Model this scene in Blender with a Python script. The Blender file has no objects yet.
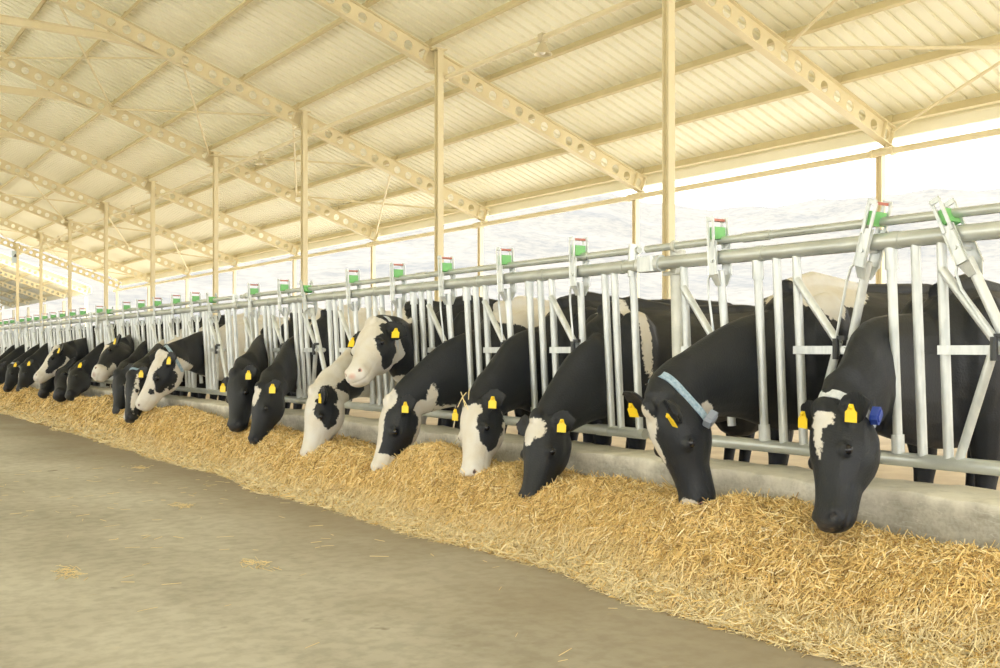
import bpy, math, random
import numpy as np
from mathutils import Vector, Matrix
from mathutils.bvhtree import BVHTree
random.seed(7); RNG = np.random.default_rng(11)
SC = bpy.context.scene; COL = SC.collection
D = 4.0            # distance of the feed fence from the camera's alley line
CH = 1.05          # eye height
TH = math.radians(34.37); FOC = 1044.0
CO, SI = math.cos(TH), math.sin(TH)

# ------------------------------------------------------------------ view
cam_d = bpy.data.cameras.new('camera'); cam = bpy.data.objects.new('camera', cam_d); COL.objects.link(cam)
cam.location = (0, 0, CH); cam.rotation_euler = (math.radians(90), 0, -TH)
cam_d.sensor_width = 36; cam_d.lens = FOC/1000*36; cam_d.shift_y = 0.016
cam_d.clip_start = 0.05; cam_d.clip_end = 3000
SC.camera = cam
vs = SC.view_settings; vs.view_transform = 'Standard'; vs.look = 'None'; vs.gamma = 1; vs.use_curve_mapping = False
vs.exposure = 1.25
SC.cycles.diffuse_bounces = 8; SC.cycles.max_bounces = 12

def at(px, py, X):
    """world point at distance X across the barn seen at a photograph position"""
    r = (px-500)/FOC
    t = X*(CO - r*SI)/(SI + r*CO)
    dep = t*CO + X*SI
    return Vector((X, t, CH + (350-py)/FOC*dep))

# ------------------------------------------------------------------ materials
def mat(name, rgb, rough=0.6, metal=0.0, spec=None):
    m = bpy.data.materials.new(name); m.use_nodes = True
    b = m.node_tree.nodes['Principled BSDF']
    b.inputs['Base Color'].default_value = (*rgb, 1); b.inputs['Roughness'].default_value = rough
    b.inputs['Metallic'].default_value = metal
    if spec is not None: b.inputs['Specular IOR Level'].default_value = spec
    return m
class NT:
    def __init__(s, m): s.t = m.node_tree; s.b = s.t.nodes['Principled BSDF']
    def n(s, typ, **kw):
        x = s.t.nodes.new(typ)
        for k, v in kw.items():
            if hasattr(x, k) and not isinstance(v, tuple) : setattr(x, k, v)
            else: x.inputs[k.replace('_', ' ')].default_value = v
        return x
    def l(s, a, b): s.t.links.new(a, b)
    def coords(s, scale=(1,1,1), kind='Object'):
        c = s.t.nodes.new('ShaderNodeTexCoord'); mp = s.t.nodes.new('ShaderNodeMapping')
        mp.inputs['Scale'].default_value = scale; s.l(c.outputs[kind], mp.inputs['Vector']); return mp.outputs[0]
    def noise(s, vec, scale, detail=4, rough=.55):
        x = s.t.nodes.new('ShaderNodeTexNoise'); x.inputs['Scale'].default_value = scale
        x.inputs['Detail'].default_value = detail; x.inputs['Roughness'].default_value = rough
        s.l(vec, x.inputs['Vector']); return x.outputs['Fac']
    def ramp(s, fac, stops):
        x = s.t.nodes.new('ShaderNodeValToRGB'); e = x.color_ramp.elements
        while len(e) < len(stops): e.new(0.5)
        for i, (p, c) in enumerate(stops):
            e[i].position = p; e[i].color = (*c, 1) if len(c) == 3 else c
        s.l(fac, x.inputs['Fac']); return x.outputs['Color']
    def mix(s, fac, a, b, mode='MIX'):
        x = s.t.nodes.new('ShaderNodeMix'); x.data_type = 'RGBA'; x.blend_type = mode
        for sock, v in ((x.inputs[0], fac), (x.inputs[6], a), (x.inputs[7], b)):
            if hasattr(v, 'links'): s.l(v, sock)
            elif isinstance(v, (int, float)): sock.default_value = v
            else: sock.default_value = (*v, 1)
        return x.outputs[2]
    def math(s, op, a, b):
        x = s.t.nodes.new('ShaderNodeMath'); x.operation = op
        for sock, v in ((x.inputs[0], a), (x.inputs[1], b)):
            if hasattr(v, 'links'): s.l(v, sock)
            else: sock.default_value = v
        return x.outputs[0]
    def bump(s, h, strength=.3, dist=.01):
        x = s.t.nodes.new('ShaderNodeBump'); x.inputs['Strength'].default_value = strength; x.inputs['Distance'].default_value = dist
        s.l(h, x.inputs['Height']); s.l(x.outputs[0], s.b.inputs['Normal'])

def m_mottled(name, c1, c2, scale=6, rough=.6, metal=0, stretch=(1,1,1), bump=0):
    m = mat(name, c1, rough, metal); t = NT(m)
    v = t.coords(stretch); f = t.noise(v, scale)
    t.l(t.ramp(f, [(.35, c1), (.65, c2)]), t.b.inputs['Base Color'])
    if bump: t.bump(f, bump)
    return m
M = {}
M['cream'] = m_mottled('cream_painted_steel', (.72,.645,.44), (.76,.69,.49), 2.0, .45)
M['purlin'] = m_mottled('tan_purlin_steel', (.62,.54,.32), (.67,.59,.37), 2.0, .5)  # purlins toned darker than the rafters for contrast
M['sheet'] = m_mottled('cream_roof_sheet', (.89,.885,.75), (.93,.93,.81), .8, .42, stretch=(1,.3,1))
M['fascia'] = m_mottled('ivory_fascia', (.82,.80,.66), (.86,.84,.72), 1.0, .5)
M['galv'] = m_mottled('galvanised_steel', (.55,.59,.60), (.73,.76,.76), 26, .38, .35, (1,1,.25))
M['galv_rail'] = m_mottled('galvanised_rail', (.47,.50,.48), (.61,.64,.61), 14, .36, .45, (1,.3,1))
M['galv_dirty'] = m_mottled('weathered_galvanised_post', (.58,.60,.56), (.72,.73,.68), 9, .5, .3)
M['green'] = mat('green_plastic', (.18,.50,.17), .45); M['red'] = mat('red_plastic', (.50,.17,.13), .45)
M['rubber'] = mat('black_rubber', (.05,.055,.06), .6)
M['yellow'] = mat('yellow_ear_tag', (.95,.68,.02), .4)
M['blue_strap'] = m_mottled('blue_woven_strap', (.22,.34,.47), (.42,.54,.64), 60, .8)
M['grey_strap'] = m_mottled('grey_woven_strap', (.50,.54,.58), (.66,.70,.72), 60, .8)
M['blue_box'] = mat('blue_plastic', (.03,.07,.38), .4); M['grey_box'] = mat('grey_plastic', (.26,.30,.38), .45)
M['eye'] = mat('cow_eye', (.008,.008,.012), .14, 0, .5)
M['lampglass'] = mat('lamp_glass', (.9,.9,.85), .15); M['alu'] = mat('lamp_aluminium', (.62,.56,.40), .45, .2)
M['sign'] = mat('sign_board', (.55,.68,.85), .5); M['sign_mark'] = mat('sign_mark', (.08,.09,.12), .5)

def concrete(name, base, dark, light, scale, streak):
    m = mat(name, base, .82); t = NT(m); v = t.coords()
    a = t.noise(v, scale, 6, .6); vs_ = t.coords(streak); b = t.noise(vs_, scale*1.7, 5, .65); c = t.noise(v, scale*22, 3, .6)
    col = t.ramp(a, [(.30, dark), (.5, base), (.72, light)])
    col = t.mix(.45, col, t.ramp(b, [(.33, dark), (.52, base), (.75, light)]))
    col = t.mix(.30, col, t.ramp(c, [(.38, (.45,.43,.38)), (.58, (1,1,1))]), 'MULTIPLY')
    t.l(col, t.b.inputs['Base Color']); t.bump(t.math('ADD', a, t.math('MULTIPLY', c, .35)), .35, .012)
    return m, t, col, v
M['floor'], t_, col_, v_ = concrete('alley_concrete', (.535,.52,.46), (.35,.325,.27), (.68,.67,.61), .55, (1.0,.22,1))
# brown damp dirt band beside the feed (along the row) and sandy fine dust elsewhere
sx = t_.t.nodes.new('ShaderNodeSeparateXYZ'); t_.l(v_, sx.inputs[0])
mr = t_.t.nodes.new('ShaderNodeMapRange'); mr.interpolation_type = 'SMOOTHSTEP'
wob = t_.math('MULTIPLY', t_.math('SUBTRACT', t_.noise(v_, .8, 4), .5), 1.6)
t_.l(t_.math('ADD', sx.outputs[0], wob), mr.inputs[0]); mr.inputs[1].default_value = 1.7; mr.inputs[2].default_value = 3.0; mr.inputs[3].default_value = 0; mr.inputs[4].default_value = .95
colf = t_.mix(mr.outputs[0], col_, t_.mix(.75, col_, (.27,.215,.145)))
spots = t_.ramp(t_.noise(v_, 5.5, 3, .5), [(.66, (0,0,0)), (.74, (1,1,1))])
spots2 = t_.ramp(t_.noise(v_, .9, 2, .5), [(.5, (0,0,0)), (.62, (1,1,1))])
colf = t_.mix(t_.math('MULTIPLY', t_.math('MULTIPLY', spots, spots2), .75), colf, (.15,.12,.085))
straw_f = t_.ramp(t_.noise(t_.coords((1,2.5,1)), 9, 5, .7), [(.62,(0,0,0)), (.72,(1,1,1))])
colf = t_.mix(t_.math('MULTIPLY', straw_f, .22), colf, (.62,.50,.27))
t_.l(colf, t_.b.inputs['Base Color'])
M['curb'], t2, col2, v2 = concrete('curb_concrete', (.47,.455,.39), (.24,.23,.185), (.76,.74,.67), 2.6, (1,.25,1.6))
sx = t2.t.nodes.new('ShaderNodeSeparateXYZ'); t2.l(v2, sx.inputs[0])
mr = t2.t.nodes.new('ShaderNodeMapRange'); t2.l(t2.math('ADD', sx.outputs[2], t2.math('MULTIPLY', t2.math('SUBTRACT', t2.noise(v2, 9, 4), .5), .16)), mr.inputs[0])
mr.inputs[1].default_value = .40; mr.inputs[2].default_value = .47
c3 = t2.mix(t2.math('MULTIPLY', mr.outputs[0], .75), col2, (.80,.77,.67))
scr = t2.ramp(t2.noise(t2.coords((1,.6,4)), 7, 2, .4), [(.49,(0,0,0)), (.5,(1,1,1)), (.51,(0,0,0))])
c3 = t2.mix(t2.math('MULTIPLY', scr, .35), c3, (.74,.73,.68))
t2.l(c3, t2.b.inputs['Base Color'])
M['cowfloor'] = m_mottled('stall_bedding', (.55,.45,.32), (.68,.58,.43), 3, .9)
M['ground'] = m_mottled('dry_ground', (.48,.45,.38), (.60,.57,.49), .15, .95)
mh = mat('scrub_hill', (.6,.58,.5), .95); t = NT(mh); v = t.coords()
f1 = t.noise(t.coords((1,1,2.5)), .045, 8, .72); f2 = t.noise(v, .5, 5, .7)
c = t.ramp(f1, [(.38, (.066,.071,.076)), (.50, (.103,.101,.093)), (.66, (.130,.125,.113))])
c = t.mix(.40, c, t.ramp(f2, [(.40, (.06,.065,.07)), (.56, (.135,.13,.118))]))
t.l(c, t.b.inputs['Base Color']); M['hill'] = mh
# feed: per strand colour
mf = mat('chopped_straw', (.6,.45,.2), .75); t = NT(mf)
a = t.t.nodes.new('ShaderNodeAttribute'); a.attribute_name = 'tint'; t.l(a.outputs['Color'], t.b.inputs['Base Color']); M['straw'] = mf
mfb = mat('feed_bed', (.4,.27,.1), .9); t = NT(mfb); v = t.coords((1,1,1))
c = t.ramp(t.noise(v, 55, 4, .7), [(.35, (.13,.08,.025)), (.5, (.30,.19,.065)), (.68, (.52,.37,.15))])  # dark bed colour stands in for shade in the crevices between straws
t.l(c, t.b.inputs['Base Color']); t.bump(t.noise(v, 70, 3), .8, .02); M['feedbed'] = mfb
# cow coat: the 'coat' attribute is the signed distance to the edge of the white markings
def coat(name, black=(.0095,.0115,.0150), white=(.70,.69,.66)):
    m = mat(name, black, .50, 0, .36); t = NT(m)
    a = t.t.nodes.new('ShaderNodeAttribute'); a.attribute_name = 'coat'
    v = t.coords(); n1 = t.noise(v, 42, 4, .65); n2 = t.noise(v, 9, 3, .5); n3 = t.noise(v, 110, 2, .5)
    e = t.math('ADD', a.outputs['Fac'], t.math('ADD', t.math('MULTIPLY', t.math('SUBTRACT', n1, .5), .045), t.math('MULTIPLY', t.math('SUBTRACT', n2, .5), .05)))
    mr = t.t.nodes.new('ShaderNodeMapRange'); t.l(e, mr.inputs[0]); mr.inputs[1].default_value = -.003; mr.inputs[2].default_value = .003
    bl = t.mix(n2, black, (black[0]*1.9, black[1]*1.85, black[2]*1.8))
    wh = t.mix(t.ramp(n2, [(.3,(0,0,0)),(.75,(1,1,1))]), white, (white[0]*.90, white[1]*.84, white[2]*.74))
    col = t.mix(mr.outputs[0], bl, wh)
    p = t.t.nodes.new('ShaderNodeAttribute'); p.attribute_name = 'nose'
    px_ = t.t.nodes.new('ShaderNodeMapRange'); t.l(p.outputs['Fac'], px_.inputs[0]); px_.inputs[1].default_value = -.006; px_.inputs[2].default_value = .008
    q = t.t.nodes.new('ShaderNodeAttribute'); q.attribute_name = 'pink'
    nose = t.mix(q.outputs['Fac'], (.035,.035,.038), (.66,.40,.33))
    col = t.mix(px_.outputs[0], col, nose)
    t.l(col, t.b.inputs['Base Color']); t.bump(t.math('ADD', n3, t.math('MULTIPLY', n1, .6)), .35, .006)
    t.b.inputs['Sheen Weight'].default_value = .02
    return m
M['coat'] = coat('cow_coat')

# ------------------------------------------------------------------ mesh building
class MB:
    def __init__(s): s.v = []; s.f = []; s.mi = []
    def add(s, vs, fs, k=0):
        o = len(s.v); s.v += [tuple(p) for p in vs]; s.f += [tuple(i+o for i in f) for f in fs]; s.mi += [k]*len(fs)
    def box(s, c, size, R=None, k=0, bev=0.0):
        hx, hy, hz = (x/2 for x in size); c = Vector(c)
        if bev:
            vs = []
            for sz in (-1, 1):
                for (ax, ay) in ((1,1-1e-9),(1-1e-9,1),(-1+1e-9,1),(-1,1-1e-9),(-1,-1+1e-9),(-1+1e-9,-1),(1-1e-9,-1),(1,-1+1e-9)):
                    x = hx*(1 if ax > 0 else -1) - (bev*(1 if ax > 0 else -1) if abs(ax) < 1 else 0)
                    y = hy*(1 if ay > 0 else -1) - (bev*(1 if ay > 0 else -1) if abs(ay) < 1 else 0)
                    vs.append(Vector((x, y, sz*hz)))
            fs = [tuple(range(7,-1,-1)), tuple(range(8,16))] + [(i, (i+1) % 8, (i+1) % 8+8, i+8) for i in range(8)]
        else:
            vs = [Vector((sx*hx, sy*hy, sz*hz)) for sz in (-1,1) for (sx,sy) in ((-1,-1),(1,-1),(1,1),(-1,1))]
            fs = [(3,2,1,0),(4,5,6,7)] + [(i,(i+1)%4,(i+1)%4+4,i+4) for i in range(4)]
        if R is not None: vs = [R @ p for p in vs]
        s.add([p+c for p in vs], fs, k)
    def tube(s, pts, r, n=10, k=0, cap=True):
        pts = [Vector(p) for p in pts]; rs = r if isinstance(r, (list, tuple)) else [r]*len(pts)
        ref = None; rings = []
        for i, p in enumerate(pts):
            d = (pts[min(i+1, len(pts)-1)] - pts[max(i-1, 0)]).normalized()
            if ref is None: ref = Vector((0,0,1)) if abs(d.z) < .9 else Vector((1,0,0))
            u = (ref - ref.dot(d)*d).normalized(); ref = u; w = d.cross(u)
            rings.append([p + (u*math.cos(2*math.pi*j/n) + w*math.sin(2*math.pi*j/n))*rs[i] for j in range(n)])
        vs = [q for g in rings for q in g]; fs = []
        for i in range(len(pts)-1):
            for j in range(n): fs.append((i*n+j, i*n+(j+1) % n, (i+1)*n+(j+1) % n, (i+1)*n+j))
        if cap: fs += [tuple(range(n-1,-1,-1)), tuple((len(pts)-1)*n+j for j in range(n))]
        s.add(vs, fs, k)
    def rings(s, rings, k=0):
        n = len(rings[0]); vs = [q for g in rings for q in g]; fs = []
        for i in range(len(rings)-1):
            for j in range(n): fs.append((i*n+j, i*n+(j+1) % n, (i+1)*n+(j+1) % n, (i+1)*n+j))
        fs += [tuple(range(n-1,-1,-1)), tuple((len(rings)-1)*n+j for j in range(n))]
        s.add(vs, fs, k)
    def ball(s, c, r, R=None, nu=12, nv=8, k=0):
        c = Vector(c); r = Vector(r if isinstance(r, (list, tuple, Vector)) else (r,r,r)); vs = []; fs = []
        for i in range(1, nv):
            ph = math.pi*i/nv
            for j in range(nu):
                a = 2*math.pi*j/nu; q = Vector((math.sin(ph)*math.cos(a)*r.x, math.sin(ph)*math.sin(a)*r.y, math.cos(ph)*r.z))
                vs.append((R @ q if R else q)+c)
        tq = Vector((0,0,r.z)); vs.append((R @ tq if R else tq)+c); vs.append((R @ -tq if R else -tq)+c)
        for i in range(nv-2):
            for j in range(nu): fs.append((i*nu+j, (i+1)*nu+j, (i+1)*nu+(j+1) % nu, i*nu+(j+1) % nu))
        T, B = len(vs)-2, len(vs)-1
        for j in range(nu): fs.append((T, j, (j+1) % nu)); fs.append((B, (nv-2)*nu+(j+1) % nu, (nv-2)*nu+j))
        s.add(vs, fs, k)
    def build(s, name, mats, parent=None, smooth=True):
        me = bpy.data.meshes.new(name); me.from_pydata(s.v, [], s.f)
        if not isinstance(mats, (list, tuple)): mats = [mats]
        for m in mats: me.materials.append(m)
        if len(mats) > 1: me.polygons.foreach_set('material_index', s.mi)
        me.validate(); me.update()
        o = bpy.data.objects.new(name, me); COL.objects.link(o)
        if smooth:
            me.polygons.foreach_set('use_smooth', [True]*len(me.polygons)); me.set_sharp_from_angle(angle=math.radians(38))
        if parent: o.parent = parent; o.matrix_parent_inverse = Matrix.Translation(-parent.location)
        return o
def tag(o, label=None, cat=None, group=None, kind=None):
    for k, v in (('label', label), ('category', cat), ('group', group), ('kind', kind)):
        if v: o[k] = v
    return o
def empty(name, loc):
    o = bpy.data.objects.new(name, None); COL.objects.link(o); o.location = loc; o.empty_display_size = .1; return o
ORD = ['first','second','third','fourth','fifth','sixth','seventh','eighth','ninth','tenth','eleventh','twelfth','thirteenth','fourteenth']
def recenter(o, loc):
    loc = Vector(loc); o.data.transform(Matrix.Translation(-loc)); o.location = loc

# ------------------------------------------------------------------ setting
def grid_plane(name, x0, x1, y0, y1, z, m, nx=1, ny=1, fn=None):
    b = MB(); vs = []; fs = []
    for i in range(nx+1):
        for j in range(ny+1):
            x = x0+(x1-x0)*i/nx; y = y0+(y1-y0)*j/ny; vs.append((x, y, z + (fn(x, y) if fn else 0)))
    for i in range(nx):
        for j in range(ny):
            a = i*(ny+1)+j; fs.append((a, a+ny+1, a+ny+2, a+1))
    b.add(vs, fs); o = b.build(name, m, None, fn is not None); o['kind'] = 'structure'; return o
b = MB(); b.box((-5.6, 22, -.1), (19.2, 80, .2)); tag(b.build('floor', M['floor'], None, False), kind='structure')
b = MB(); b.box((9.6, 22, -.06), (11.2, 80, .28)); tag(b.build('floor', M['cowfloor'], None, False), kind='structure')
grid_plane('ground', -600, 900, -500, 1300, -.12, M['ground'])
# curb wall under the feed fence, with worn edges
rings = []
prof = [(3.85,-.02),(3.822,.30),(3.802,.445),(3.806,.460),(3.822,.467),(4.12,.470),(4.16,.460),(4.17,-.02)]
for i in range(1100):
    y = -3 + i*.055
    w = [.006*math.sin(y*7.3+k*.4)+.004*math.sin(y*19.1+.8*k)+.003*math.sin(y*43+k) for k in range(8)]
    rings.append([Vector((x + (w[k] if 0 < k < 5 else 0), y, z + (w[k]*.7 if 1 < k < 6 else 0))) for k, (x, z) in enumerate(prof)])
b = MB(); b.rings(rings); tag(b.build('wall_right', M['curb']), kind='structure')

# hills beyond the barn
N1, N2 = 150, 120
vs_h = []
for i in range(N1+1):
    az = math.radians(-40 + 165*i/N1)            # angle from +Y towards +X
    for j in range(N2+1):
        u = j/N2; R = 45 + 620*u**1.5
        x = R*math.sin(az); y = R*math.cos(az)
        s = min(1, max(0, (R-60)/360)); s = s*s*(3-2*s)
        crest = .137 + .022*math.sin(az*3.1+1.2) + .006*math.sin(az*13+.4)
        top = (430*crest)*s
        nz = (2.2*math.sin(x*.021+y*.013)+1.6*math.sin(x*.047-y*.031+1)+1.0*math.sin(x*.09+y*.11+2)+.7*math.sin(x*.21-y*.17))*s*1.1
        if R > 430: top -= (R-430)*.12
        vs_h.append((x, y, -.2+top+nz))
fs_h = [(i*(N2+1)+j, i*(N2+1)+j+1, (i+1)*(N2+1)+j+1, (i+1)*(N2+1)+j) for i in range(N1) for j in range(N2)]
b = MB(); b.add(vs_h, fs_h); tag(b.build('hillside', M['hill']), kind='structure')

# ------------------------------------------------------------------ roof frame
S_ = .358; XE = 14.8; XM = 9.75
def zr(x): return CH + 3.73 + S_*(XE - x)      # purlin centre line
BAY = 5.95; T0 = 10.42; NB = 8; KB = -4
PURL = [XE - 1.285*i for i in range(12)]
nrm = Vector((S_, 0, 1)).normalized(); dn = Vector((1, 0, -S_)).normalized()
def ibeam(b, p0, p1, up, h, w, tf=.014, tw=.010):
    p0, p1, up = Vector(p0), Vector(p1), Vector(up).normalized(); d = (p1-p0).normalized(); sd = d.cross(up).normalized(); up = sd.cross(d).normalized()
    pr = [(-w/2,h/2),(w/2,h/2),(w/2,h/2-tf),(tw/2,h/2-tf),(tw/2,-h/2+tf),(w/2,-h/2+tf),(w/2,-h/2),(-w/2,-h/2),(-w/2,-h/2+tf),(-tw/2,-h/2+tf),(-tw/2,h/2-tf),(-w/2,h/2-tf)]
    n = 12; vs = [p + sd*a + up*c for p in (p0, p1) for a, c in pr]
    fs = [(i, (i+1) % n, (i+1) % n+n, i+n) for i in range(n)] + [(0,1,2,11),(3,4,9,10),(5,6,7,8),(12,23,14,13),(15,22,21,16),(17,20,19,18)]
    fs[12:] = [(0,11,2,1),(10,9,4,3),(8,7,6,5),(13,14,23,12),(15,16,21,22),(17,18,19,20)]
    b.add(vs, fs)
RH = .33                                         # rafter depth
def rafter_mesh(x0, x1, pitch=.32, hole=.092):
    """castellated beam from x0 to x1 in slope coordinates, at y = 0"""
    b = MB(); L = (x1-x0)/dn.x
    o = Vector((x0, 0, zr(x0))) - nrm*(.09 + RH/2)
    th = .006; n = int(L/pitch); pitch = L/n
    for i in range(n):
        c = o + dn*(pitch*(i+.5)); H = RH/2 - .012; hp = pitch/2
        outer = []
        inner = []
        K = 12
        for j in range(K):
            a = 2*math.pi*(j+.5)/K; cx, cz = math.cos(a), math.sin(a)
            inner.append((hole*cx*.98, hole*cz))
            m_ = max(abs(cx)/hp, abs(cz)/H); outer.append((cx/m_, cz/m_))
        # snap the outer corners
        for j in (1, 4, 7, 10): outer[j] = (math.copysign(hp, outer[j][0]), math.copysign(H, outer[j][1]))
        solid = (i in SOLID)
        for sy in (-1, 1):
            P = lambda q: c + dn*q[0] + nrm*q[1] + Vector((0, sy*th, 0))
            if solid: b.add([P((-hp,-H)), P((hp,-H)), P((hp,H)), P((-hp,H))], [(0,1,2,3) if sy < 0 else (3,2,1,0)]); continue
            vs = [P(q) for q in outer] + [P(q) for q in inner]
            fs = [((j+1) % K, j, j+K, (j+1) % K+K) for j in range(K)]
            if sy < 0: fs = [f[::-1] for f in fs]
            b.add(vs, fs)
        if not solid:
            vs = [c + dn*q[0] + nrm*q[1] + Vector((0, sy*th, 0)) for sy in (-1, 1) for q in inner]
            b.add(vs, [(j, (j+1) % K, (j+1) % K+K, j+K) for j in range(K)])
    for sg in (1, -1):
        m_ = o + dn*(L/2) + nrm*sg*(RH/2-.006)
        Rm = Matrix((dn, Vector((0,1,0)), nrm)).transposed()
        b.box(m_, (L, .15, .014), Rm)
    return b
SOLID = {0}
raf_parts = {}
XR0 = .0
rb = rafter_mesh(XR0, XE+.12)
Rm3 = Matrix((dn, Vector((0,1,0)), nrm)).transposed()
def knuckle(b, x, wid=.5, haunch=True):
    """stiffener plates over a post"""
    c = Vector((x, 0, zr(x))) - nrm*(.09+RH/2)
    for s in (-.11, .11): b.box(c + dn*s, (.012, .14, RH-.03), Rm3)
    b.box(Vector((x, 0, zr(x)-.09-RH-.05)), (.30, .22, .02)); b.box(Vector((x, 0, zr(x)-.09-RH-.02)), (.2, .012, .10))
def gusset():
    b = MB(); x = XM; z = zr(x)-.09-RH-.04
    for s in (-1, 1):
        b.add([(x+s*.08, -.006, z-.14), (x+s*.20, -.006, zr(x+s*.20)-.09-RH), (x+s*.08, -.006, zr(x+s*.08)-.09-RH),
               (x+s*.08, .006, z-.14), (x+s*.20, .006, zr(x+s*.20)-.09-RH), (x+s*.08, .006, zr(x+s*.08)-.09-RH)],
              [(0,1,2),(5,4,3),(0,3,4,1),(1,4,5,2),(2,5,3,0)])
    return b
XC = 5.45
def collar_mesh():
    b = MB(); zc = zr(XC)-.62
    ibeam(b, (-XC, 0, zc), (XC+.1, 0, zc), (0,0,1), .16, .12)
    # tapered haunch plate under the rafter where the tie meets it
    vs = []
    pts = [(XC-.25, zr(XC-.25)-.50), (XC-.25, zc-.06), (XC+.5, zr(XC+.5)-.09-RH-.12), (XC+1.7, zr(XC+1.7)-.09-RH+.03), (XC+.4, zr(XC+.4)-.50)]
    for sy in (-.007, .007): vs += [Vector((x, sy, z)) for x, z in pts]
    n = len(pts); b.add(vs, [tuple(range(n)), tuple(range(2*n-1, n-1, -1))] + [(i+n, (i+1) % n+n, (i+1) % n, i) for i in range(n)])
    for i in (1, 2):
        a, c = Vector((pts[i][0], 0, pts[i][1])), Vector((pts[i+1][0], 0, pts[i+1][1])); d = (c-a); L = d.length; d.normalize()
        Rq = Matrix((d, Vector((0,1,0)), d.cross(Vector((0,1,0))))).transposed(); b.box((a+c)/2, (L, .15, .012), Rq)
    return b
kb = MB(); knuckle(kb, XM); kb2 = MB(); knuckle(kb2, XE-.02)
me_raf = me_kn = me_gus = me_col = None
def dup_part(name, src, parent, m, y):
    """another copy of the same mesh at row position y"""
    o = bpy.data.objects.new(name, src); COL.objects.link(o); o.parent = parent; return o
protos = {}
for nm, bb in (('beam', rb), ('post_head', kb), ('eave_bracket', kb2), ('collar_tie', collar_mesh())):
    me = bpy.data.meshes.new(nm); me.from_pydata(bb.v, [], bb.f); me.materials.append(M['cream']); me.update(); protos[nm] = me
RLAB = {}
vis = list(range(0, NB+1))
for k in vis:
    y = T0+BAY*k
    r = empty('roof_rafter', (0, y, 0))
    if k < 0: lab = 'cream castellated rafter overhead, %s the camera than the rafter over the nearest tall post' % ('nearer' if k == -1 else 'much nearer')
    elif k == 0: lab = 'nearest cream castellated rafter, running down to the eave post at the right of the row'
    elif k == NB: lab = 'cream castellated gable rafter at the open far end, seen against white sky'
    else: lab = 'cream castellated rafter, %s of the row counted from the nearest one into the barn' % ORD[k]
    tag(r, lab, 'roof beam', 'castellated rafters of the barn roof')
    for nm in protos:
        o = bpy.data.objects.new(nm, protos[nm]); COL.objects.link(o); o.parent = r
# posts
def post_mesh(x, ztop, z0=.08, w=.16):
    b = MB(); b2 = MB(); ibeam(b, (0,0,z0), (0,0,ztop), (0,1,0), w, w*.95, .012, .010)
    b2.box((0,0,z0+.01), (.34,.34,.02), bev=.01); b.box((0,0,ztop-.01), (.24,.20,.02))
    return b, b2
for kind, x in (('mid', XM), ('eave', XE-.05)):
    zt = zr(x)-.10 if kind == 'mid' else zr(x)-.09-RH-.06
    b, b2 = post_mesh(x, zt, w=.125 if kind == 'mid' else .11)
    pm = b.build('tmp', M['cream'], None, False); pl = b2.build('tmp', M['cream'], None, False); dm, dp = pm.data, pl.data
    bpy.data.objects.remove(pm); bpy.data.objects.remove(pl)
    for k in range(0, NB+1):
        y = T0+BAY*k + (-.16 if kind == 'mid' else .14)
        if kind == 'mid': 
            lab = ('tall cream steel post nearest the camera, just left of the galvanised fence post' if k == 0 else
                   'tall cream steel post out of the picture on the right, nearer than all others' if k == -1 else
                   'farthest tall cream steel post with the small blue sign, at the end of the barn' if k == NB else
                   'tall cream steel post behind the feed fence, %s in the row from the nearest one' % ORD[k])
        else:
            lab = ('thin cream eave post at the right, behind the tilted headlock lever' if k == 0 else
                   'thin cream eave post beyond the right edge of the picture' if k == -1 else
                   'last thin cream eave post under the gable rafter at the far end' if k == NB else
                   'thin cream post under the eave, %s along the eave from the right one' % ORD[k])
        r = empty('roof_post' if kind == 'mid' else 'eave_post', (x, y, .08)); tag(r, lab, 'post', 'tall posts behind the cows' if kind == 'mid' else 'posts under the eave')
        for nm, dd in (('shaft', dm), ('base_plate', dp)):
            o = bpy.data.objects.new(nm, dd); COL.objects.link(o); o.parent = r; o.matrix_parent_inverse = Matrix.Translation((0,0,-.08))
# purlins (Z sections), all under one sheet but each a beam of its own
Y0, Y1 = T0+KB*BAY-.5, T0+NB*BAY+.35
for i, x in enumerate(PURL):
    b = MB(); L = Y1-Y0; c = Vector((0,0,0))
    b.box(c, (.008, L, .17), Rm3); b.box(nrm*.083 + dn*.03, (.06, L, .006), Rm3); b.box(-nrm*.083 - dn*.03, (.06, L, .006), Rm3)
    for k in range(KB, NB+1):
        b.box(Vector((0, T0+BAY*k-(Y0+Y1)/2, 0)) - dn*.015, (.02, .10, .16), Rm3)
    o = b.build('roof_purlin', M['purlin'], None, False); o.location = (x, (Y0+Y1)/2, zr(x))
    lab = 'cream roof purlin along the eave edge, lowest of all' if i == 0 else 'cream steel roof purlin, %s one up from the eave purlin' % ORD[i-1] if i > 1 else 'cream steel roof purlin, next one up from the eave purlin'
    tag(o, lab, 'roof beam', 'purlins under the roof sheets')
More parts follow.
